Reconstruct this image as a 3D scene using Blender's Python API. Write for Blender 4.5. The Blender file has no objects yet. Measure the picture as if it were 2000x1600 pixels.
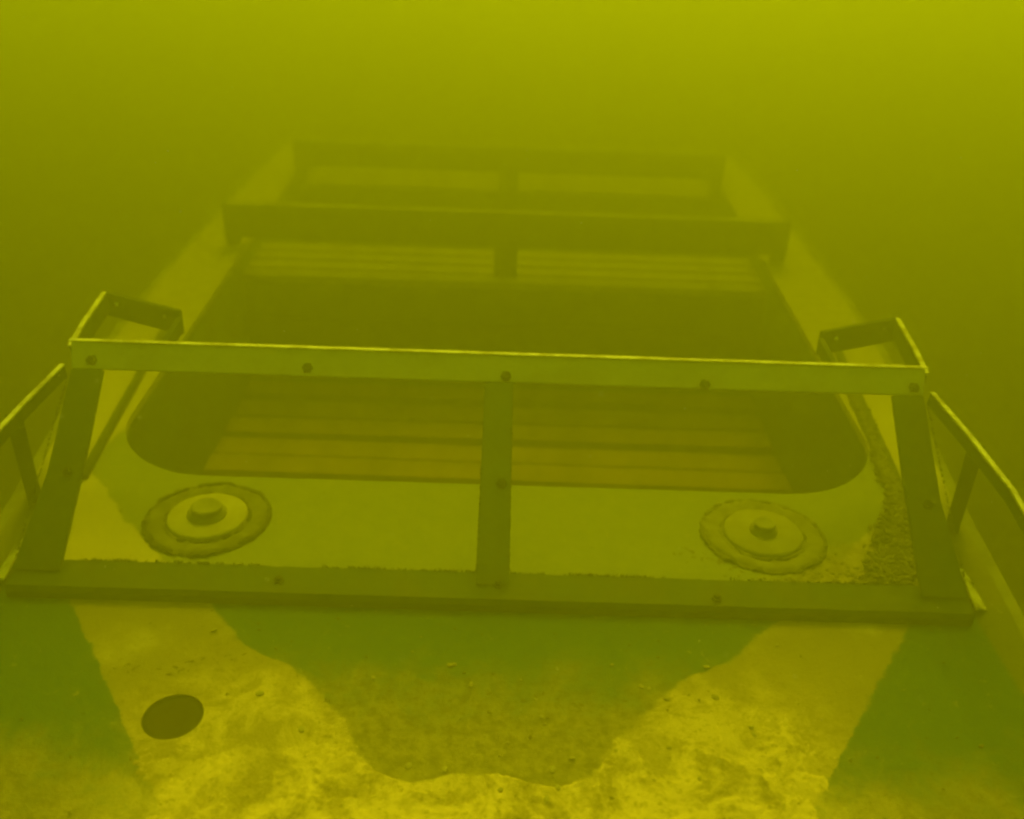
import bpy, bmesh, math, random
from mathutils import Vector, Matrix, noise

R = math.radians
scene = bpy.context.scene
C = scene.collection
random.seed(11)

# ------------------------------------------------------------------ camera
cam_d = bpy.data.cameras.new("camera")
cam = bpy.data.objects.new("camera", cam_d)
C.objects.link(cam)
cam_d.sensor_width = 36.0
cam_d.lens = 34.2
cam_d.clip_start = 0.02
cam_d.clip_end = 500.0
cam_d.dof.use_dof = True
cam_d.dof.focus_distance = 1.85
cam_d.dof.aperture_fstop = 2.0
cam.matrix_world = (Matrix.Translation((0.012, 0.0, 1.30)) @ Matrix.Rotation(-0.0095, 4, 'Z')
                    @ Matrix.Rotation(R(90 - 28.9), 4, 'X') @ Matrix.Rotation(R(2.1), 4, 'Z'))
scene.camera = cam

# ------------------------------------------------------------------ light
SUN_EL, SUN_AZ = 49.0, 6.0          # degrees; azimuth measured from +Y towards +X (ahead of the camera)
world = bpy.data.worlds.new("World")
scene.world = world
world.use_nodes = True
wn = world.node_tree
for n in list(wn.nodes):
    wn.nodes.remove(n)
w_out = wn.nodes.new("ShaderNodeOutputWorld")
w_bg = wn.nodes.new("ShaderNodeBackground")
w_sky = wn.nodes.new("ShaderNodeTexSky")
w_sky.sky_type = 'NISHITA'
w_sky.sun_disc = False
w_sky.sun_elevation = R(SUN_EL)
w_sky.sun_rotation = R(SUN_AZ)
w_bg.inputs["Strength"].default_value = 0.10
wn.links.new(w_sky.outputs[0], w_bg.inputs[0])
wn.links.new(w_bg.outputs[0], w_out.inputs[0])

sun_d = bpy.data.lights.new("sun", 'SUN')
sun_d.energy = 1.5
sun_d.angle = R(16)
sun_d.color = (1.0, 0.95, 0.82)
sun = bpy.data.objects.new("sun", sun_d)
C.objects.link(sun)
d = Vector((math.sin(R(SUN_AZ)) * math.cos(R(SUN_EL)), math.cos(R(SUN_AZ)) * math.cos(R(SUN_EL)), math.sin(R(SUN_EL))))
sun.location = d * 30
sun.rotation_euler = d.to_track_quat('Z', 'Y').to_euler()

scene.view_settings.view_transform = 'Standard'
scene.view_settings.look = 'None'
scene.view_settings.exposure = 1.81
scene.view_settings.gamma = 1.0
scene.view_settings.use_curve_mapping = False
scene.render.engine = 'CYCLES'
cy = scene.cycles
cy.use_denoising = True
cy.max_bounces = 6
cy.diffuse_bounces = 2
cy.volume_bounces = 2
cy.pixel_filter_type = 'BLACKMAN_HARRIS'
cy.filter_width = 2.4

# ------------------------------------------------------------------ materials
class NT:
    """small helper round a material's node tree"""
    def __init__(self, name):
        self.m = bpy.data.materials.new(name)
        self.m.use_nodes = True
        self.t = self.m.node_tree
        self.b = self.t.nodes["Principled BSDF"]
        self.out = self.t.nodes["Material Output"]
        tc = self.t.nodes.new("ShaderNodeTexCoord")
        self.obj = tc.outputs["Object"]
    def n(self, kind, **kw):
        x = self.t.nodes.new(kind)
        for k, v in kw.items():
            setattr(x, k, v)
        return x
    def link(self, a, b):
        if isinstance(a, (int, float)):
            b.default_value = a
        elif isinstance(a, tuple):
            b.default_value = (*a, 1.0) if len(a) == 3 and len(b.default_value) == 4 else a
        else:
            self.t.links.new(a, b)
    def math(self, op, a, b=0.0, c=0.0):
        x = self.n("ShaderNodeMath", operation=op)
        self.link(a, x.inputs[0]); self.link(b, x.inputs[1]); self.link(c, x.inputs[2])
        return x.outputs[0]
    def noise(self, scale, detail=4.0, rough=0.55, vec=None, dist=0.0):
        x = self.n("ShaderNodeTexNoise")
        x.inputs["Scale"].default_value = scale
        x.inputs["Detail"].default_value = detail
        x.inputs["Roughness"].default_value = rough
        x.inputs["Distortion"].default_value = dist
        self.t.links.new(vec or self.obj, x.inputs["Vector"])
        return x.outputs["Fac"]
    def ramp(self, v, a, b):
        """smooth 0..1 as v goes from a to b"""
        x = self.n("ShaderNodeMapRange", interpolation_type='SMOOTHSTEP')
        self.link(v, x.inputs["Value"]); self.link(a, x.inputs["From Min"]); self.link(b, x.inputs["From Max"])
        return x.outputs["Result"]
    def mix(self, f, a, b):
        x = self.n("ShaderNodeMix", data_type='RGBA')
        self.link(f, x.inputs["Factor"]); self.link(a, x.inputs["A"] if False else x.inputs[6]); self.link(b, x.inputs[7])
        return x.outputs[2]
    def done(self, color, rough=0.8, bump=None, strength=0.4, dist=0.004, metal=0.0, spec=0.2):
        self.link(color, self.b.inputs["Base Color"])
        self.link(rough, self.b.inputs["Roughness"])
        self.b.inputs["Metallic"].default_value = metal
        self.b.inputs["Specular IOR Level"].default_value = spec
        if bump is not None:
            x = self.n("ShaderNodeBump")
            x.inputs["Strength"].default_value = strength
            x.inputs["Distance"].default_value = dist
            self.t.links.new(bump, x.inputs["Height"])
            self.t.links.new(x.outputs[0], self.b.inputs["Normal"])
        return self.m


def worn(name, base, dirt, scale=9.0, amount=0.5, rough=0.7, metal=0.0, bump=0.3):
    k = NT(name)
    big = k.noise(scale, 5, 0.6)
    fine = k.noise(scale * 14, 3, 0.6)
    f = k.math('MULTIPLY', k.ramp(big, 0.40, 0.66), amount)
    f = k.math('ADD', f, k.math('MULTIPLY', k.ramp(fine, 0.45, 0.75), amount * 0.45))
    return k.done(k.mix(f, base, dirt), rough, fine, bump, 0.002, metal)


SILT = (0.36, 0.275, 0.085)
SAND = (0.84, 0.65, 0.29)
TEAL = (0.074, 0.150, 0.150)
CREAM = (0.66, 0.56, 0.29)

def sand_colour(k):
    g = k.noise(310.0, 3, 0.75)
    m = k.noise(12.0, 9, 0.74, dist=0.8)
    s = k.noise(62.0, 5, 0.7)
    col = k.mix(k.ramp(m, 0.38, 0.58), (0.33, 0.25, 0.075), SAND)
    col = k.mix(k.math('MULTIPLY', k.ramp(g, 0.42, 0.72), 0.6), col, (0.80, 0.66, 0.34))
    col = k.mix(k.math('MULTIPLY', k.ramp(s, 0.52, 0.70), 0.75), col, (0.15, 0.115, 0.036))
    return col, k.math('ADD', g, s)


# half-width of the scalloped teal field on the foredeck, (y, half-width)
SCALLOP = [(1.00, 0.0), (1.078, 0.06), (1.092, 0.135), (1.112, 0.180), (1.140, 0.205), (1.18, 0.222), (1.24, 0.268), (1.30, 0.325), (1.345, 0.37),
           (1.372, 0.43), (1.40, 0.475), (1.45, 0.512), (1.51, 0.568), (1.72, 0.765), (1.93, 0.945), (2.00, 0.99), (2.10, 0.985)]

def deck_material():
    k = NT("two_tone_deck_paint")
    sx = k.n("ShaderNodeSeparateXYZ")
    k.t.links.new(k.obj, sx.inputs[0])
    x, y = sx.outputs[0], sx.outputs[1]
    ax = k.math('ABSOLUTE', x)
    wob = k.math('MULTIPLY', k.math('SUBTRACT', k.noise(7.0, 3, 0.5), 0.5), 0.10)
    wob2 = k.math('MULTIPLY', k.math('SUBTRACT', k.noise(38.0, 6, 0.75), 0.5), 0.045)
    # central scalloped field: half-width as a function of y
    fc = k.n("ShaderNodeFloatCurve")
    cm = fc.mapping.curves[0]
    pts = [((yy - 1.0) / 1.1, ww / 1.2) for yy, ww in SCALLOP]
    cm.points[0].location = pts[0]
    cm.points[1].location = pts[-1]
    for p in pts[1:-1]:
        cm.points.new(*p)
    for p in cm.points:
        p.handle_type = 'AUTO_CLAMPED'
    fc.mapping.update()
    k.link(k.math('DIVIDE', k.math('SUBTRACT', y, 1.0), 1.1), fc.inputs["Value"])
    edge = k.math('MULTIPLY', fc.outputs[0], 1.2)
    wob = k.math('MULTIPLY', wob, 0.65)
    edge = k.math('ADD', k.math('ADD', edge, wob), wob2)
    centre = k.ramp(k.math('SUBTRACT', edge, ax), -0.006, 0.010)
    tip = k.ramp(k.math('SUBTRACT', k.math('ADD', y, k.math('MULTIPLY', wob, 0.5)), k.math('MULTIPLY', k.ramp(ax, 0.12, 0.02), 0.026)), 1.084, 1.090)
    centre = k.math('MULTIPLY', centre, tip)
    # the two side fields outside the cream bands
    sedge = k.math('ADD', k.math('MULTIPLY', k.math('SUBTRACT', y, 1.506), 0.70), 0.838)
    side = k.ramp(k.math('SUBTRACT', k.math('ADD', ax, wob2), sedge), -0.004, 0.006)
    side = k.math('MULTIPLY', side, k.ramp(y, 1.60, 1.55))
    blotch = k.noise(5.5, 6, 0.62)
    blotch2 = k.noise(21.0, 5, 0.65)
    grain = k.noise(230.0, 3, 0.7)
    scuff = k.noise(42.0, 6, 0.7)
    # paint tones: faded teal over the fore part, chalkier towards the cockpit
    chalk = k.math('MULTIPLY', k.ramp(y, 1.53, 1.60), 0.86)
    teal = k.mix(k.math('MULTIPLY', k.ramp(blotch2, 0.35, 0.75), 0.35), TEAL, (0.10, 0.19, 0.12))
    pale = k.mix(k.ramp(blotch2, 0.3, 0.8), (0.33, 0.34, 0.17), (0.40, 0.385, 0.19))
    centre_col = k.mix(chalk, teal, pale)
    cream = k.mix(k.math('MULTIPLY', k.ramp(blotch, 0.20, 0.52), k.math('MULTIPLY', k.ramp(y, 1.62, 1.5), 0.95)), CREAM, (0.32, 0.262, 0.105))
    cream = k.mix(k.math('MULTIPLY', k.ramp(scuff, 0.60, 0.74), 0.55), cream, (0.20, 0.17, 0.06))
    cream = k.mix(k.math('MULTIPLY', k.ramp(y, 2.2, 3.1), k.math('ADD', 0.35, k.math('MULTIPLY', k.ramp(blotch2, 0.3, 0.7), 0.35))), cream, (0.30, 0.265, 0.115))
    col = k.mix(centre, cream, centre_col)
    col = k.mix(side, col, teal)
    # thin brown silt film that thickens towards the bow
    mid = k.noise(11.0, 8, 0.72, dist=0.6)
    film = k.math('ADD', k.math('MULTIPLY', k.math('SUBTRACT', mid, 0.5), 0.42), k.math('MULTIPLY', k.math('SUBTRACT', scuff, 0.5), 0.22))
    film = k.ramp(k.math('ADD', k.math('ADD', y, film), k.math('SUBTRACT', k.math('MULTIPLY', k.math('MAXIMUM', side, k.ramp(ax, 0.5, 0.8)), 0.19), k.math('MULTIPLY', k.math('SUBTRACT', 1.0, k.math('MAXIMUM', centre, side)), 0.06))), 1.42, 1.20)
    film = k.math('MULTIPLY', film, k.math('ADD', 0.66, k.math('MULTIPLY', k.ramp(grain, 0.3, 0.7), 0.28)))
    band = k.math('MULTIPLY', k.math('SUBTRACT', 1.0, centre), k.math('SUBTRACT', 1.0, k.math('MULTIPLY', k.ramp(ax, 0.42, 0.74), 0.85)))
    band = k.math('MULTIPLY', band, k.ramp(k.math('ADD', y, k.math('MULTIPLY', k.math('SUBTRACT', blotch2, 0.5), 0.35)), 1.44, 1.24))
    speck = k.noise(105.0, 4, 0.7)
    silt = k.mix(k.ramp(scuff, 0.36, 0.62), (0.22, 0.165, 0.048), (0.46, 0.36, 0.12))
    silt = k.mix(k.math('MULTIPLY', k.ramp(speck, 0.52, 0.66), 0.55), silt, (0.13, 0.10, 0.03))
    film_col = k.mix(band, silt, sand_colour(k)[0])
    col = k.mix(film, col, film_col)
    fan = k.math('ADD', k.math('POWER', k.math('MULTIPLY', k.math('SUBTRACT', x, 0.88), 2.6), 2.0), k.math('POWER', k.math('MULTIPLY', k.math('SUBTRACT', y, 1.60), 4.2), 2.0))
    fan = k.math('ADD', fan, k.math('MULTIPLY', k.math('SUBTRACT', mid, 0.5), 1.5))
    fan = k.math('MULTIPLY', k.math('MULTIPLY', k.ramp(fan, 0.85, 0.25), k.ramp(y, 1.57, 1.60)), 0.8)
    col = k.mix(fan, col, silt)
    rim = k.math('MULTIPLY', k.math('MULTIPLY', k.ramp(ax, 0.978, 0.995), k.ramp(y, 2.15, 1.85)), 0.85)
    col = k.mix(rim, col, (0.17, 0.155, 0.06))
    # dark scratches and flecks of bare gelcoat
    fl = k.math('MULTIPLY', k.ramp(k.noise(33.0, 5, 0.75), 0.645, 0.70), 0.55)
    col = k.mix(fl, col, (0.09, 0.085, 0.035))
    col = k.mix(k.math('MULTIPLY', k.math('MULTIPLY', k.ramp(speck, 0.56, 0.68), 0.40), k.ramp(y, 1.75, 1.45)), col, (0.15, 0.12, 0.04))
    fl2 = k.math('MULTIPLY', k.ramp(k.noise(27.0, 4, 0.7, dist=1.5), 0.635, 0.70), 0.5)
    col = k.mix(fl2, col, (0.52, 0.44, 0.20))
    return k.done(col, 0.85, k.math('ADD', k.math('MULTIPLY', scuff, 0.6), k.math('MULTIPLY', grain, 0.4)), 0.7, 0.006)


def sand_material():
    k = NT("pale_sand")
    col, h = sand_colour(k)
    return k.done(col, 0.95, h, 0.5, 0.003)


M_DECK = deck_material()
M_SAND = sand_material()
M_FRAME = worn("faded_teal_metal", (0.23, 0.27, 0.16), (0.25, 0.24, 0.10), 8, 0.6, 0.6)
M_RAIL = worn("glow_lit_teal_metal", (0.62, 0.63, 0.36), (0.48, 0.45, 0.19), 7, 0.5, 0.6)  # lighter copy of the frame metal; glow on the top rail put into colour
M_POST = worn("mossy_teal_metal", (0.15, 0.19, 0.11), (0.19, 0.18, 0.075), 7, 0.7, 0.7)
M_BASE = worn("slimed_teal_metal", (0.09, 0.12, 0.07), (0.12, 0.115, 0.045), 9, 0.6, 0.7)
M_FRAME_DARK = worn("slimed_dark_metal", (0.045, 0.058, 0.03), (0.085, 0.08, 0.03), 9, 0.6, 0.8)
M_EDGE = worn("bare_metal_and_lit_edge", (0.90, 0.86, 0.62), (0.40, 0.35, 0.17), 19, 0.9, 0.45)  # bare metal; sunlit top edges are also put into this pale colour
M_BOLT = worn("rusty_bolt", (0.07, 0.065, 0.03), (0.10, 0.08, 0.03), 60, 0.6, 0.8)
M_HULL = worn("hull_paint", (0.30, 0.29, 0.15), (0.15, 0.13, 0.05), 5, 0.7, 0.8)
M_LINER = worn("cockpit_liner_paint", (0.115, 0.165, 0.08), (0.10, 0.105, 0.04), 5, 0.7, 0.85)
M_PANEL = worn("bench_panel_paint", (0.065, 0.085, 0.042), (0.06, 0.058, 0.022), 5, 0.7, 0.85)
M_PLANK = worn("silted_wood", (0.47, 0.315, 0.125), (0.30, 0.21, 0.075), 6, 0.7, 0.9)
M_SLAT = worn("pale_slat_wood", (0.42, 0.37, 0.18), (0.30, 0.25, 0.10), 7, 0.7, 0.9)
M_BEAM = worn("dark_beam_wood", (0.035, 0.038, 0.02), (0.055, 0.05, 0.02), 6, 0.7, 0.9)
M_RING = worn("ring_dirty_rubber", (0.25, 0.23, 0.09), (0.14, 0.125, 0.045), 22, 0.8, 0.85)
M_GROOVE = worn("dark_groove_shade", (0.075, 0.068, 0.025), (0.13, 0.115, 0.04), 40, 0.8, 0.9)
M_GROOVE2 = worn("silted_groove_shade", (0.15, 0.135, 0.052), (0.24, 0.215, 0.085), 40, 0.8, 0.9)
M_LID2 = worn("silted_hatch_lid", (0.40, 0.37, 0.175), (0.31, 0.27, 0.105), 16, 0.7, 0.9)
M_RING2 = worn("ring_silted_rubber", (0.33, 0.30, 0.13), (0.22, 0.195, 0.075), 24, 0.8, 0.9)
M_LID = worn("hatch_lid_paint", (0.54, 0.49, 0.23), (0.42, 0.36, 0.14), 14, 0.6, 0.75)
M_KNOB = worn("hatch_knob_metal", (0.33, 0.31, 0.15), (0.22, 0.19, 0.08), 26, 0.6, 0.5)
M_SHELL = worn("mussel_shell", (0.19, 0.165, 0.062), (0.33, 0.28, 0.115), 38, 0.9, 0.7)
M_MUD = worn("lake_mud", (0.16, 0.14, 0.055), (0.10, 0.085, 0.03), 1.6, 0.8, 0.95, 0, 0.6)
M_DARK = worn("hole_mud", (0.035, 0.028, 0.010), (0.05, 0.04, 0.014), 20, 0.7, 0.95)
M_TWIG = worn("sodden_twig", (0.16, 0.125, 0.045), (0.24, 0.185, 0.065), 40, 0.6, 0.9)
M_FLECK = worn("drifting_fleck", (0.75, 0.70, 0.45), (0.5, 0.45, 0.25), 60, 0.5, 0.9)

# ------------------------------------------------------------------ mesh helpers
def link(name, bm, mat, parent=None, smooth=False, bevel=0.0):
    if bevel:
        bmesh.ops.bevel(bm, geom=[e for e in bm.edges if len(e.link_faces) == 2 and e.calc_face_angle(0) > 0.6],
                        offset=bevel, segments=2, affect='EDGES', clamp_overlap=True)
    me = bpy.data.meshes.new(name)
    bm.normal_update()
    bm.to_mesh(me)
    bm.free()
    me.materials.append(mat)
    if smooth:
        for p in me.polygons:
            p.use_smooth = True
    o = bpy.data.objects.new(name, me)
    C.objects.link(o)
    if parent is not None:
        o.parent = parent
    return o


def tag(o, label=None, cat=None, group=None, kind=None):
    for k, v in (("label", label), ("category", cat), ("group", group), ("kind", kind)):
        if v:
            o[k] = v
    return o


def add_box(bm, x0, x1, y0, y1, z0, z1):
    v = [bm.verts.new((x, y, z)) for z in (z0, z1) for y in (y0, y1) for x in (x0, x1)]
    for f in ((0, 2, 3, 1), (4, 5, 7, 6), (0, 1, 5, 4), (2, 6, 7, 3), (0, 4, 6, 2), (1, 3, 7, 5)):
        bm.faces.new([v[i] for i in f])


def add_slab(bm, corners, n, t):
    """a plate with the four corners given, thickened by t along -n"""
    n = Vector(n).normalized()
    a = [bm.verts.new(Vector(c)) for c in corners]
    b = [bm.verts.new(Vector(c) - n * t) for c in corners]
    k = len(a)
    bm.faces.new(a)
    bm.faces.new(b[::-1])
    for i in range(k):
        bm.faces.new((a[i], b[i], b[(i + 1) % k], a[(i + 1) % k]))
    bmesh.ops.recalc_face_normals(bm, faces=bm.faces)


def add_bar(bm, pts, w, h, up=Vector((0, 0, 1))):
    """rectangular section swept along pts; w across, h along up"""
    pts = [Vector(p) for p in pts]
    rings = []
    for i, p in enumerate(pts):
        a = pts[max(i - 1, 0)]
        b = pts[min(i + 1, len(pts) - 1)]
        t = (b - a).normalized()
        s = t.cross(up).normalized()
        u = s.cross(t).normalized()
        rings.append([bm.verts.new(p + s * (w / 2 * i_) + u * (h / 2 * j_)) for i_, j_ in ((-1, -1), (1, -1), (1, 1), (-1, 1))])
    for r0, r1 in zip(rings, rings[1:]):
        for i in range(4):
            bm.faces.new((r0[i], r0[(i + 1) % 4], r1[(i + 1) % 4], r1[i]))
    bm.faces.new(rings[0][::-1])
    bm.faces.new(rings[-1])
    bmesh.ops.recalc_face_normals(bm, faces=bm.faces)


def add_lathe(bm, prof, centre, seg=48, wob=0.0):
    cx, cy_, cz = centre
    rings = []
    for r, z in prof:
        rings.append([bm.verts.new((cx + (r * (1 + wob * noise.noise((math.cos(2 * math.pi * i / seg) * 2 + cx * 9, math.sin(2 * math.pi * i / seg) * 2, r * 20)))) * math.cos(2 * math.pi * i / seg),
                                    cy_ + (r * (1 + wob * noise.noise((math.cos(2 * math.pi * i / seg) * 2 + cx * 9, math.sin(2 * math.pi * i / seg) * 2, r * 20)))) * math.sin(2 * math.pi * i / seg),
                                    cz + z)) for i in range(seg)])
    for r0, r1 in zip(rings, rings[1:]):
        for i in range(seg):
            bm.faces.new((r0[i], r0[(i + 1) % seg], r1[(i + 1) % seg], r1[i]))
    return rings


def cap(bm, ring):
    bm.faces.new(ring)


# ------------------------------------------------------------------ setting: lake bed
bm = bmesh.new()
N, S = 90, 60.0
grid = []
for j in range(N + 1):
    row = []
    for i in range(N + 1):
        u, v = i / N * 2 - 1, j / N * 2 - 1
        x, y = S * u * abs(u) ** 1.2, S * v * abs(v) ** 1.2 + 3
        z = -0.97 + 0.10 * noise.noise((x * 0.35, y * 0.35, 0)) + 0.03 * noise.noise((x * 1.7, y * 1.7, 3))
        row.append(bm.verts.new((x, y, z)))
    grid.append(row)
for j in range(N):
    for i in range(N):
        bm.faces.new((grid[j][i], grid[j][i + 1], grid[j + 1][i + 1], grid[j + 1][i]))
bed = link("lake_bed_ground", bm, M_MUD, smooth=True)
tag(bed, "brown silty lake bed round the sunken boat", kind="structure")

# ------------------------------------------------------------------ the boat
boat = bpy.data.objects.new("sunken_boat", None)
C.objects.link(boat)
tag(boat, "sunken open boat with faded teal and cream deck and bare windscreen frame", "boat")

HALF = [(0.0, 0.20), (0.14, 0.22), (0.30, 0.30), (0.50, 0.46), (0.68, 0.62), (0.84, 0.80), (0.955, 1.0), (1.02, 1.22),
        (1.06, 1.49), (1.095, 1.87), (1.15, 2.30), (1.20, 2.80), (1.215, 3.20), (1.21, 4.5), (1.19, 5.26)]

def hull_ring(f, z):
    """outline at height z; f pulls it in towards the keel"""
    out = []
    right = [(h * f, 0.2 + (y - 0.2) * 1.0 + (1 - f) * 0.55 * max(0, 1 - (y - 0.2) / 2.5)) for h, y in HALF]
    for h, y in right:
        out.append((h, y, z))
    for h, y in right[::-1]:
        if h > 1e-6:
            out.append((-h, y, z))
    return out

def rounded_rect(x0, x1, y0, y1, r, z, seg=10):
    pts = []
    for cx, cy_, a0 in ((x1 - r, y0 + r, -90), (x1 - r, y1 - r, 0), (x0 + r, y1 - r, 90), (x0 + r, y0 + r, 180)):
        for i in range(seg + 1):
            a = R(a0 + 90 * i / seg)
            pts.append((cx + r * math.cos(a), cy_ + r * math.sin(a), z))
    return pts

OX0, OX1, OY0, OY1 = -1.035, 1.035, 1.975, 5.14
HOLE = (-0.545, 1.215, 0.052)

def shape_opening(pts):
    """the cockpit opening is a little narrower at its near end"""
    out = []
    for x, y, z in pts:
        k = 0.930 + 0.070 * min(1.0, max(0.0, (y - 2.0) / 0.9))
        out.append((x * k, y, z))
    return out

bm = bmesh.new()
loops = [hull_ring(1.0, 0.0), shape_opening(rounded_rect(OX0, OX1, OY0, OY1, 0.27, 0.0)),
         [(HOLE[0] + HOLE[2] * math.cos(2 * math.pi * i / 40), HOLE[1] + HOLE[2] * math.sin(2 * math.pi * i / 40), 0.0) for i in range(40)]]
edges = []
for lp in loops:
    vs = [bm.verts.new(p) for p in lp]
    for a, b in zip(vs, vs[1:] + vs[:1]):
        edges.append(bm.edges.new((a, b)))
bmesh.ops.triangle_fill(bm, use_beauty=True, use_dissolve=False, edges=edges, normal=(0, 0, 1))
ret = bmesh.ops.extrude_face_region(bm, geom=list(bm.faces))
bmesh.ops.translate(bm, verts=[g for g in ret['geom'] if isinstance(g, bmesh.types.BMVert)], vec=(0, 0, -0.022))
bmesh.ops.recalc_face_normals(bm, faces=bm.faces)
link("deck", bm, M_DECK, boat)

# hull shell
bm = bmesh.new()
levels = [(1.0, -0.0225), (1.012, -0.10), (0.99, -0.30), (0.93, -0.55), (0.80, -0.78), (0.45, -0.95)]
rings = [[bm.verts.new(p) for p in hull_ring(f, z)] for f, z in levels]
for r0, r1 in zip(rings, rings[1:]):
    n_ = len(r0)
    for i in range(n_):
        bm.faces.new((r0[i], r0[(i + 1) % n_], r1[(i + 1) % n_], r1[i]))
bm.faces.new(rings[-1])
bmesh.ops.recalc_face_normals(bm, faces=bm.faces)
hull = link("hull", bm, M_HULL, boat)

# rubbing strake along each side of the hull
for s in (-1, 1):
    bm = bmesh.new()
    add_bar(bm, [(s * (h + 0.012), y, -0.022) for h, y in HALF[1:]], 0.030, 0.040)
    link("rubbing_strake", bm, M_HULL, boat)

# dark round port let into the foredeck
bm = bmesh.new()
rr = add_lathe(bm, [(HOLE[2] - 0.0006, -0.020), (HOLE[2] - 0.0006, -0.0035), (HOLE[2] - 0.006, -0.0050), (0.0004, -0.0060)], (HOLE[0], HOLE[1], 0), 40)
link("round_port", bm, M_DARK, boat)

# cockpit liner: the wall of the well and its bottom
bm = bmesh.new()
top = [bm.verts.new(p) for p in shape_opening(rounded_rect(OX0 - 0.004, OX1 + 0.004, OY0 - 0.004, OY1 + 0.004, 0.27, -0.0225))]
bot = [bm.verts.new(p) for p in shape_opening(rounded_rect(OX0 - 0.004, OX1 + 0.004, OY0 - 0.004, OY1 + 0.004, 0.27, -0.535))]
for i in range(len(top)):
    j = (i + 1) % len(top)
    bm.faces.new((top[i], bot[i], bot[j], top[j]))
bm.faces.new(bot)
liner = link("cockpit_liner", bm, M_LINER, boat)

# raised coaming line outside the opening on each side deck
for s in (-1, 1):
    bm = bmesh.new()
    pts = [(s * 0.985, 1.94, 0.006), (s * 1.005, 2.15, 0.007), (s * 1.035, 2.49, 0.007), (s * 1.068, 2.85, 0.007)]
    add_bar(bm, pts, 0.022, 0.016)
    link("coaming_strip", bm, M_FRAME_DARK, boat, bevel=0.004)

# floorboards
plank_meshes = []
def board(name, x0, x1, y0, y1, z0, z1, mat, parent, key, cache={}):
    k = (key, round(x1 - x0, 3), round(y1 - y0, 3), round(z1 - z0, 3))
    if k not in cache:
        b = bmesh.new()
        add_box(b, -(x1 - x0) / 2, (x1 - x0) / 2, -(y1 - y0) / 2, (y1 - y0) / 2, -(z1 - z0) / 2, (z1 - z0) / 2)
        o = link(name, b, mat, parent, bevel=0.004)
        cache[k] = o.data
    else:
        o = bpy.data.objects.new(name, cache[k])
        C.objects.link(o)
        o.parent = parent
    o.location = ((x0 + x1) / 2, (y0 + y1) / 2, (z0 + z1) / 2)
    return o

def floor_row(y_start, y_end, first):
    y = y_start
    while y < y_end - 0.11:
        w = random.choice((0.092, 0.100, 0.108))
        o = board("floorboard", -0.985, 0.985, y, y + w, -0.515, -0.485, M_PLANK, boat, "floor")
        o.location.z += random.uniform(-0.007, 0.007)
        o.rotation_euler = (random.uniform(-0.03, 0.03), random.uniform(-0.006, 0.006), random.uniform(-0.010, 0.010))
        y += w + random.uniform(0.030, 0.044)
floor_row(2.33, 3.50, True)
floor_row(3.97, 4.68, False)

# bench seats across the cockpit: front panel, slats
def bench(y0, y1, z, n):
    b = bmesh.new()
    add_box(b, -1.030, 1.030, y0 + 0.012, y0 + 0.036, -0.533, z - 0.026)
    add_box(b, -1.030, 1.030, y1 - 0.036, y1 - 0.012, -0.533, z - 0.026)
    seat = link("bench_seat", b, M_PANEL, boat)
    b = bmesh.new()
    add_box(b, -1.028, 1.028, y0 - 0.004, y0 + 0.0115, -0.29, -0.27)
    link("batten", b, M_BEAM, seat)
    w = (y1 - y0) / n
    for i in range(n):
        o = board("slat", -1.026, 1.026, y0 + i * w, y0 + (i + 1) * w - 0.022, z - 0.024, z, M_SLAT, seat, "slat%d" % int(y0))
        o.rotation_euler = (random.uniform(-0.02, 0.02), 0, random.uniform(-0.004, 0.004))
    return seat
bench(3.52, 3.92, -0.09, 4)
bench(4.70, 5.10, -0.06, 4)

# cross beams lying on the side decks
for (y, z0, z1, half, zs) in ((3.60, 0.032, 0.160, 1.085, -0.089), (4.66, 0.034, 0.142, 1.035, -0.059)):
    b = bmesh.new()
    add_box(b, -half, half, y, y + 0.05, z0, z1)
    bm_o = link("cross_beam", b, M_BEAM, boat, bevel=0.006)
    b = bmesh.new()
    add_box(b, -0.045, 0.045, y - 0.016, y - 0.002, zs, z0 + 0.03)
    link("strut", b, M_BEAM, bm_o, bevel=0.003)
    for s in (-1, 1):
        b = bmesh.new()
        add_box(b, s * (half - 0.026) - 0.024, s * (half - 0.026) + 0.024, y + 0.004, y + 0.046, 0.001 if half > 1.06 else -0.07, z0 - 0.001)
        link("pad", b, M_BEAM, bm_o)
    b = bmesh.new()
    add_box(b, -half + 0.01, half - 0.01, y + 0.002, y + 0.044, z1 + 0.001, z1 + 0.003)
    link("lit_edge", b, M_HULL, bm_o)  # lit upper edge of the beam, put in as a paler strip

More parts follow.
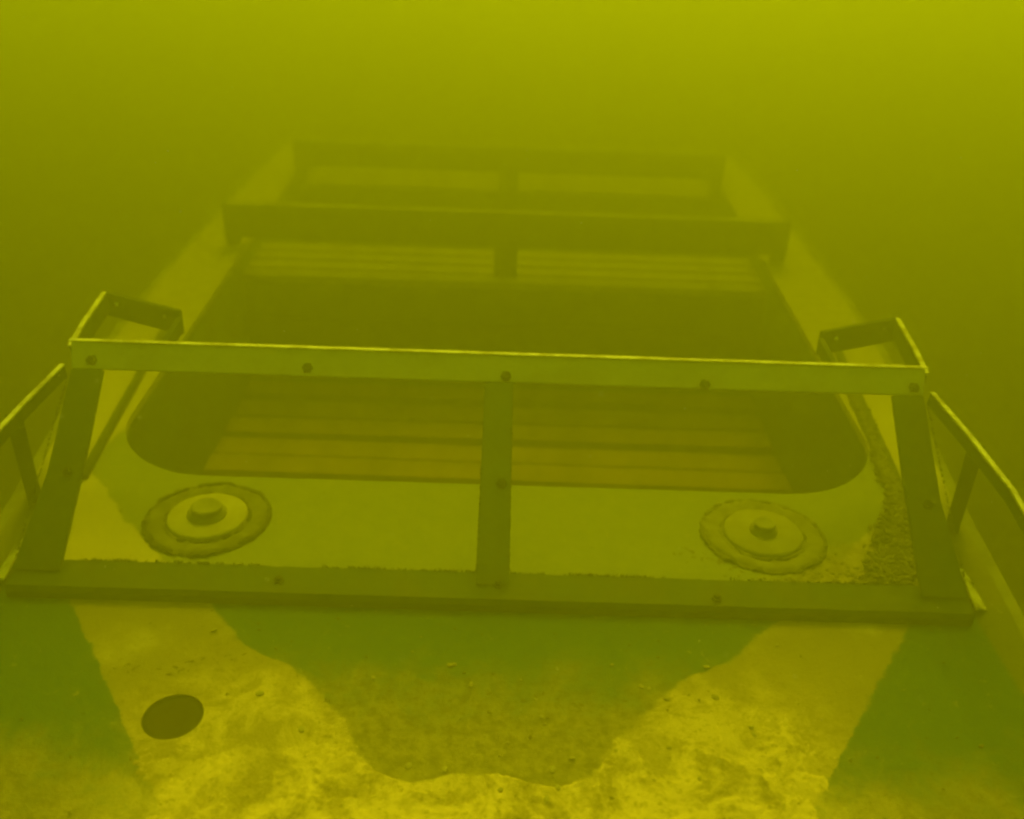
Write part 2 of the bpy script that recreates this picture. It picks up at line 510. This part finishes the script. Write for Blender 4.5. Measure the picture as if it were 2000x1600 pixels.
# deck hatches
def hatch(x, y, knob, tilt):
    b = bmesh.new()
    mat = M_RING if x < 0 else M_RING2
    rr = add_lathe(b, [(0.137, 0.000), (0.1365, 0.004), (0.131, 0.0045), (0.1285, 0.011), (0.118, 0.0135), (0.106, 0.012), (0.100, 0.006), (0.096, 0.006), (0.093, 0.0115), (0.0905, 0.011), (0.090, 0.002)], (0, 0, 0), 120, 0.03)
    for v in b.verts:                                        # ragged, encrusted rim
        n_ = noise.fractal((v.co.x * 60 + x * 31, v.co.y * 60, v.co.z * 40), 0.7, 2.0, 3)
        rad = Vector((v.co.x, v.co.y, 0)).normalized()
        v.co += rad * 0.0060 * n_ * (1.0 if v.co.length > 0.10 else 0.3)
        v.co.z = max(0.0, v.co.z * 0.45 + (0.003 * n_ if v.co.z > 0.003 else 0))
    ring = link("deck_hatch", b, mat, boat, smooth=True)
    ring.location = (x, y, 0.0008)
    ring.rotation_euler = (0, 0, tilt)
    for r0_, r1_ in ((0.1315, 0.1420), (0.0895, 0.0975)):    # dark strips round the ring, groove shade put into their colour
        b = bmesh.new()
        add_lathe(b, [(r0_, 0.0005), (r0_ + 0.001, 0.0072), (r1_ - 0.002, 0.0068), (r1_, 0.0005)], (0, 0, 0), 120)
        for v in b.verts:
            n_ = noise.fractal((v.co.x * 45 + x * 17, v.co.y * 45, 4.0), 0.8, 2.0, 4)
            rad = Vector((v.co.x, v.co.y, 0)).normalized()
            v.co += rad * 0.0055 * n_
            v.co.z = max(0.0, v.co.z + 0.0028 * noise.noise((v.co.x * 90, v.co.y * 90, x)) - (0.0035 if noise.noise((v.co.x * 24, v.co.y * 24, x * 5)) > (0.15 if x < 0 else -0.1) else 0))
        link("groove_shade_ring", b, M_GROOVE if x < 0 else M_GROOVE2, ring)
    b = bmesh.new()
    rr = add_lathe(b, [(0.0885, 0.002), (0.0885, 0.009), (0.082, 0.0125), (0.0, 0.0150)], (0, 0, 0), 48)
    link("hatch_lid", b, M_LID if x < 0 else M_LID2, ring, smooth=True)
    b = bmesh.new()
    s = knob
    rr = add_lathe(b, [(0.044 * s, 0.0145), (0.043 * s, 0.019), (0.033 * s, 0.0205), (0.032 * s, 0.027), (0.034 * s, 0.029), (0.034 * s, 0.0345), (0.030 * s, 0.037), (0.025 * s, 0.0350), (0.0, 0.0340)], (0, 0, 0), 36)
    link("hatch_knob", b, M_KNOB, ring, smooth=True)
    return ring
hatch(-0.648, 1.798, 1.0, 0.3)
hatch(0.608, 1.800, 0.72, 1.7)

# ------------------------------------------------------------------ windscreen frame
base = bmesh.new()
prof = [(1.512, 0.0008), (1.512, 0.016), (1.518, 0.028), (1.590, 0.037), (1.594, 0.030), (1.594, 0.0008)]
for s0, s1 in (((-0.968), 0.968),):
    nseg = 220
    rs = []
    for i in range(nseg + 1):
        x = s0 + (s1 - s0) * i / nseg
        jig = 0.0022 * noise.noise((x * 9, 0.3, 0)) + 0.0022 * noise.noise((x * 70, 0.3, 0))
        rs.append([base.verts.new((x, y + (jig if y > 1.55 else 0), z)) for y, z in prof])
    for r0, r1 in zip(rs, rs[1:]):
        for i in range(len(prof)):
            j = (i + 1) % len(prof)
            base.faces.new((r0[i], r1[i], r1[j], r0[j]))
    base.faces.new(rs[0]); base.faces.new(rs[-1][::-1])
bmesh.ops.recalc_face_normals(base, faces=base.faces)
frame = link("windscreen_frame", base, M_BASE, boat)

P0 = Vector((0, 1.552, 0.038))       # foot line of the raked frame plane
P1 = Vector((0, 1.858, 0.405))       # top line
DIR = (P1 - P0).normalized()
NRM = Vector((0, -DIR.z, DIR.y))     # faces the bow and upwards
L = (P1 - P0).length
def fp(x, s):                        # point on the frame plane, s metres up from its foot
    return Vector((x, 0, 0)) + P0 + DIR * s

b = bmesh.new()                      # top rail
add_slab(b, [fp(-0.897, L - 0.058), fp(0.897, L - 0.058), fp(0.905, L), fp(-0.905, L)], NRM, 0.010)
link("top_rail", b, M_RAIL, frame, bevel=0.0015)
b = bmesh.new()                      # bare top edge of the rail, its sunlit line put into the colour
zt = fp(0, L + 0.0008).z
add_box(b, -0.909, 0.909, P1.y - 0.003, P1.y + 0.009, zt, zt + 0.0025)
link("lit_edge", b, M_EDGE, frame)
b = bmesh.new()                      # centre mullion
add_slab(b, [fp(-0.034, 0.0), fp(0.034, 0.0), fp(0.030, L - 0.0595), fp(-0.030, L - 0.0595)], NRM, 0.010)
link("mullion", b, M_FRAME, frame, bevel=0.0015)
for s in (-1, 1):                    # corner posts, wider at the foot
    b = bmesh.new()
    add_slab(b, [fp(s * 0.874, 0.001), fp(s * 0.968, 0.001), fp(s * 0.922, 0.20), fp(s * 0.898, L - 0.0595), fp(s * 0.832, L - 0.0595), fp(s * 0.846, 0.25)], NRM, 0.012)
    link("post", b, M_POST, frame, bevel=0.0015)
    # bracket loop behind each top corner
    b = bmesh.new()
    add_bar(b, [(s * 0.913, 1.872, 0.362), (s * 0.932, 1.99, 0.362), (s * 0.952, 2.165, 0.362)], 0.008, 0.045)
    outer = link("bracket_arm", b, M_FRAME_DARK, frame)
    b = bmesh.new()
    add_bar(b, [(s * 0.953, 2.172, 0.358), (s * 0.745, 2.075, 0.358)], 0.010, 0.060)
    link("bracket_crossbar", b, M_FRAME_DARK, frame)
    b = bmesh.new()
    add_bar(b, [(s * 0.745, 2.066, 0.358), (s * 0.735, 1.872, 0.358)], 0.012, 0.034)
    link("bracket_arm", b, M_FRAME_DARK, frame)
    b = bmesh.new()
    add_bar(b, [(s * 0.9145, 1.868, 0.3880), (s * 0.9335, 1.99, 0.3880), (s * 0.9535, 2.168, 0.3880)], 0.0105, 0.005)
    link("lit_edge", b, M_EDGE, frame)  # lit upper edge of the bracket arm, put in as a pale strip
    for k in (0.15, 0.8):
        p = Vector((s * 0.953, 2.172, 0.366)).lerp(Vector((s * 0.745, 2.075, 0.366)), k)
        bb = bmesh.new()
        bmesh.ops.create_icosphere(bb, subdivisions=1, radius=0.006, matrix=Matrix.Translation(p + Vector((0, -0.007, 0))))
        link("rivet", bb, M_EDGE, frame)
    # grab rail running from the post towards the bow, with its strut
    rail = [(s * 0.905, 1.802, 0.362), (s * 0.928, 1.66, 0.345), (s * 0.950, 1.50, 0.322), (s * 0.962, 1.30, 0.275), (s * 0.93, 1.08, 0.16), (s * 0.885, 0.95, 0.002)]
    b = bmesh.new()
    add_bar(b, rail, 0.0095, 0.026)
    link("grab_rail", b, M_FRAME_DARK, frame)
    b = bmesh.new()
    add_bar(b, [Vector(p) + Vector((0, 0, 0.0155)) for p in rail], 0.0100, 0.004)
    link("lit_edge", b, M_EDGE, frame)  # sunlit top of the grab rail, put in as a pale strip
    b = bmesh.new()
    add_bar(b, [(s * 0.948, 1.655, 0.325), (s * 1.062, 1.855, 0.001)], 0.030, 0.034)
    link("strut", b, M_FRAME_DARK, frame)
    # bright metal foot of the corner post on the gunwale
    b = bmesh.new()
    add_slab(b, [(s * 0.985, 1.545, 0.020), (s * 1.018, 1.560, 0.006), (s * 1.024, 1.66, 0.006), (s * 1.012, 1.72, 0.010), (s * 1.000, 1.66, 0.022)], (0, 0, 1), 0.006)
    link("post_foot", b, M_EDGE, frame, bevel=0.0015)

def bolt(p, n, r=0.008):
    b = bmesh.new()
    add_lathe(b, [(r * 1.5, -0.002), (r * 1.5, 0.0022), (r, 0.0028), (r, 0.0085), (r * 0.7, 0.0098), (0.0004, 0.0098)], (0, 0, 0), 6)
    o = link("bolt", b, M_BOLT, frame)
    o.matrix_local = Matrix.Translation(p) @ Vector(n).to_track_quat('Z', 'Y').to_matrix().to_4x4()
    return o
for x, s in ((-0.857, L - 0.040), (-0.404, L - 0.042), (0.014, L - 0.046), (0.434, L - 0.050), (0.878, L - 0.042), (0.012, 0.205), (-0.880, 0.20), (0.895, 0.19)):
    bolt(fp(x, s), NRM)
for x, y in ((0.012, 1.556), (-0.431, 1.55), (0.453, 1.535)):
    bolt(Vector((x, y, 0.0335)), (0, -0.1, 1), 0.007)

# ------------------------------------------------------------------ sand drift on the foredeck
def edge_half(y):
    for (y0, w0), (y1, w1) in zip(SCALLOP, SCALLOP[1:]):
        if y0 <= y <= y1:
            return w0 + (w1 - w0) * (y - y0) / (y1 - y0)
    return -1.0 if y < 1.0 else 1.2
bm = bmesh.new()
NX, NY = 560, 230
X0, X1, Y0, Y1 = -0.98, 0.98, 0.60, 1.42
def hull_half(y):
    for (h0, y0), (h1, y1) in zip(HALF, HALF[1:]):
        if y0 <= y <= y1:
            return h0 + (h1 - h0) * (y - y0) / (y1 - y0)
    return 1.2
rows = []
for j in range(NY + 1):
    y = Y0 + (Y1 - Y0) * j / NY
    row = []
    hw = hull_half(y) - 0.03
    for i in range(NX + 1):
        x = hw * (2 * i / NX - 1)
        w = 0.014 * noise.noise((x * 9, y * 9, 1.0))
        n1 = noise.fractal((x * 3.2 + 4, y * 3.2, 0), 0.6, 2.0, 5)
        n2 = noise.fractal((x * 22, y * 22, 2), 0.7, 2.0, 4)
        lo = max(0.0, 1.0 - max(0.0, y - 0.98) / (0.40 if x > 0 else 0.36)) * (1.0 - 0.55 * max(0.0, min(1.0, (abs(x) - 0.42) / 0.35)))              # thicker towards the bow
        inside = edge_half(y) + w - abs(x)                          # > 0 within the bare chevron field
        bare = max(0.0, min(1.0, inside / 0.02)) * max(0.0, min(1.0, (y - 1.084 - 0.026 * max(0.0, min(1.0, (0.12 - abs(x)) / 0.10))) / 0.012))
        out = abs(x) - (0.838 + 0.70 * (y - 1.506))
        sidecut = max(0.0, min(1.0, out / 0.05))
        n3 = noise.fractal((x * 95, y * 95, 5), 0.8, 2.0, 3)
        h = -0.0085 + 0.0135 * lo + 0.0055 * n1 + 0.0030 * n2 + 0.0024 * n3 - 0.016 * bare - 0.006 * sidecut * (0.5 + 0.5 * lo)
        if (x - HOLE[0]) ** 2 + (y - HOLE[1]) ** 2 < (HOLE[2] + 0.010) ** 2:
            h = -0.012
        h = max(-0.012, h)
        row.append(bm.verts.new((x, y, h)))
    rows.append(row)
for j in range(NY):
    for i in range(NX):
        q = (rows[j][i], rows[j][i + 1], rows[j + 1][i + 1], rows[j + 1][i])
        if max(v.co.z for v in q) > -0.002:
            bm.faces.new(q)
bmesh.ops.delete(bm, geom=[v for v in bm.verts if not v.link_faces], context='VERTS')
drift = link("sand", bm, M_SAND, smooth=True)
tag(drift, "patchy pale sand lying over the foredeck of the boat", "sand", kind="stuff")

# ------------------------------------------------------------------ mussels and litter on the side deck
bm = bmesh.new()
def add_shell(bm, p, l, w, h, rot):
    m = Matrix.Translation(p) @ rot @ Matrix.Diagonal((l, w, h, 1))
    before = set(bm.verts)
    bmesh.ops.create_icosphere(bm, subdivisions=1, radius=1.0, matrix=m)
def opening_half(y):
    if y < 1.976:
        return 0.0
    c = 0.765 + 0.27 * math.sqrt(max(0.0, 1 - (max(0.0, 2.245 - y) / 0.27) ** 2))
    return c * (0.930 + 0.070 * min(1.0, max(0.0, (y - 2.0) / 0.9)))
def crust_line(t):                   # centre line and half-width of the crust: foot of the post -> along the coaming
    y = 1.604 + 0.95 * t
    if y < 1.98:
        inner, outer_ = 0.775 + (y - 1.604) * 0.47, 0.930 + (y - 1.604) * 0.145
    else:
        inner, outer_ = 0.952 + (y - 1.98) * 0.085, 0.9845 + (y - 1.98) * 0.090
    return (inner + outer_) / 2, y, (outer_ - inner) / 2
NT_, NW = 150, 34
g = []
for j in range(NT_ + 1):             # the silted bed the shells sit in
    t = j / NT_
    cx, y, w = crust_line(t)
    g.append([])
    for i in range(NW + 1):
        u = i / NW * 2 - 1
        x = cx + u * w * 1.25
        n1 = noise.fractal((x * 26, y * 26, 0), 0.6, 2.0, 5)
        h = 0.010 * (1 - abs(u) ** 1.5) + 0.014 * n1 - 0.0005
        h -= 0.02 * max(0, 1 - min(t, 1 - t) / 0.05)
        if x < opening_half(y) + 0.004:
            h = -0.02
        g[-1].append(bm.verts.new((x, y, max(-0.015, h))))
for j in range(NT_):
    for i in range(NW):
        q = (g[j][i], g[j][i + 1], g[j + 1][i + 1], g[j + 1][i])
        if max(v.co.z for v in q) > 0.0:
            bm.faces.new(q)
bmesh.ops.delete(bm, geom=[v for v in bm.verts if not v.link_faces], context='VERTS')
for i in range(2600):
    t = random.random()
    cx, y, w = crust_line(t)
    x = cx + random.gauss(0.15 * w, w * 0.55)
    if x < opening_half(y) + 0.008 or y < 1.618 or x > 1.06:
        continue
    s = random.uniform(0.4, 1.1)
    rot = Matrix.Rotation(random.uniform(0, 6.28), 4, 'Z') @ Matrix.Rotation(random.uniform(-0.9, 0.9), 4, 'X') @ Matrix.Rotation(random.uniform(-0.7, 0.7), 4, 'Y')
    add_shell(bm, (x, y, 0.002 + random.random() * 0.014), 0.012 * s, 0.006 * s, 0.0055 * s, rot)
for i in range(130):                                             # scattered shells and crumbs by the hatch
    x, y = random.gauss(0.74, 0.10), random.gauss(1.66, 0.03)
    if y < 1.606:
        continue
    s = random.uniform(0.15, 0.5)
    add_shell(bm, (x, y, 0.001), 0.012 * s, 0.008 * s, 0.004 * s, Matrix.Rotation(random.uniform(0, 6.28), 4, 'Z'))
mus = link("mussel_debris", bm, M_SHELL, smooth=False)
tag(mus, "dense dark crust of small mussels along the side deck beside the windscreen post", "mussels", kind="stuff")

# crumbs of dark litter on the foredeck and deck
bm = bmesh.new()
for i in range(110):
    x, y = random.uniform(-0.9, 0.9), random.uniform(0.95, 1.5) if random.random() < 0.85 else random.uniform(1.6, 1.95)
    if abs(x) > hull_half(y) - 0.05:
        continue
    s = random.uniform(0.10, 0.36) * (1.8 if random.random() < 0.05 else 1)
    add_shell(bm, (x, y, 0.002 + 0.006 * max(0, 1.15 - y)), 0.011 * s, 0.006 * s, 0.004 * s, Matrix.Rotation(random.uniform(0, 6.28), 4, 'Z'))
for (x0, y0, x1, y1, k) in ((-0.69, 1.31, -0.44, 1.365, 34), (0.40, 1.72, 0.70, 1.655, 50), (-0.30, 1.30, 0.25, 1.27, 26)):
    for i in range(k):                                           # little ridges of silt and rubbish
        t = random.random()
        s = random.uniform(0.10, 0.34)
        add_shell(bm, (x0 + (x1 - x0) * t + random.gauss(0, 0.006), y0 + (y1 - y0) * t + 0.012 * math.sin(t * 11) + random.gauss(0, 0.010), 0.0005), 0.020 * s, 0.008 * s, 0.0022 * s,
                  Matrix.Rotation(random.uniform(0, 6.28), 4, 'Z'))
lit = link("litter_debris", bm, M_TWIG)
tag(lit, "dark crumbs of rotted plant litter scattered over the deck", "debris", kind="stuff")

# pale broken shells on the foredeck
bm = bmesh.new()
for i in range(46):
    x, y = random.gauss(0.1, 0.38), random.uniform(1.03, 1.45)
    if abs(x) > 0.8:
        continue
    q = random.uniform(0.2, 0.75)
    add_shell(bm, (x, y, 0.002 + 0.006 * max(0, 1.15 - y)), 0.012 * q, 0.009 * q, 0.003 * q, Matrix.Rotation(random.uniform(0, 6.28), 4, 'Z') @ Matrix.Rotation(random.uniform(-0.4, 0.4), 4, 'X'))
chips = link("shell_debris", bm, M_SLAT)
tag(chips, "pale broken shell chips lying in the silt of the foredeck", "shells", kind="stuff")

# short algae fuzz on the edges of the rails
bm = bmesh.new()
def tuft(p, l):
    for j in range(3):
        d_ = Vector((random.uniform(-0.7, 0.7), random.uniform(-0.3, 0.7), random.uniform(0.3, 1.0))).normalized() * l * random.uniform(0.5, 1.2)
        w_ = Vector((random.uniform(-1, 1), random.uniform(-1, 1), 0)).normalized() * 0.0012
        v_ = [bm.verts.new(p - w_), bm.verts.new(p + w_), bm.verts.new(p + d_ * 0.6 + Vector((0.002 * random.uniform(-1, 1), 0, 0)) + w_ * 0.6), bm.verts.new(p + d_)]
        bm.faces.new((v_[0], v_[1], v_[2])); bm.faces.new((v_[0], v_[2], v_[3]))
for i in range(900):
    x = random.uniform(-0.95, 0.95)
    if noise.noise((x * 6, 2.0, 0)) + random.uniform(-0.2, 0.2) < 0.0:
        continue
    tuft(Vector((x, 1.590, 0.035)), 0.009)
for i in range(500):
    x = random.uniform(-1.05, 1.05)
    tuft(Vector((x, 3.60 + random.choice((0.004, 0.045)), 0.160)), 0.010)
for s_ in (-1, 1):
    for i in range(140):
        t_ = random.random()
        tuft(fp(s_ * (0.964 - 0.060 * t_), 0.02 + t_ * (L - 0.1)), 0.006)
for i in range(160):
    t_ = random.random()
    tuft(fp(random.choice((-1, 1)) * (0.033 - 0.004 * t_), 0.02 + t_ * (L - 0.09)), 0.005)
fz = link("algae_fuzz", bm, M_RING, frame)
fz["kind"] = "stuff"

# flecks drifting in the water
bm = bmesh.new()
for i in range(420):
    p = Vector((random.uniform(-1.6, 1.6), random.uniform(0.7, 3.2), random.uniform(0.05, 0.95)))
    if (p - Vector((0, 0, 1.3))).length < 0.8:
        continue
    bmesh.ops.create_icosphere(bm, subdivisions=1, radius=random.choice((0.0006, 0.0008, 0.001, 0.0016)), matrix=Matrix.Translation(p))
fl = link("drifting_flecks", bm, M_FLECK)
tag(fl, "tiny pale flecks drifting in the murky water", "particles", kind="stuff")

# ------------------------------------------------------------------ the murky water itself
bm = bmesh.new()
add_box(bm, -90, 90, -90, 100, -2.3, 1.9)
k = NT("murky_green_water")
k.t.nodes.remove(k.b)
pv = k.n("ShaderNodeVolumePrincipled")
pv.inputs["Color"].default_value = (0.212, 0.2155, 0.004, 1)
pv.inputs["Absorption Color"].default_value = (0.66, 0.665, 0.0, 1)   # takes blue out much faster than red and green
pv.inputs["Density"].default_value = 1.36
pv.inputs["Anisotropy"].default_value = 0.77
k.t.links.new(pv.outputs[0], k.out.inputs["Volume"])
haze = link("haze", bm, k.m)
tag(haze, "murky yellow-green lake water all round the boat", "water", kind="stuff")
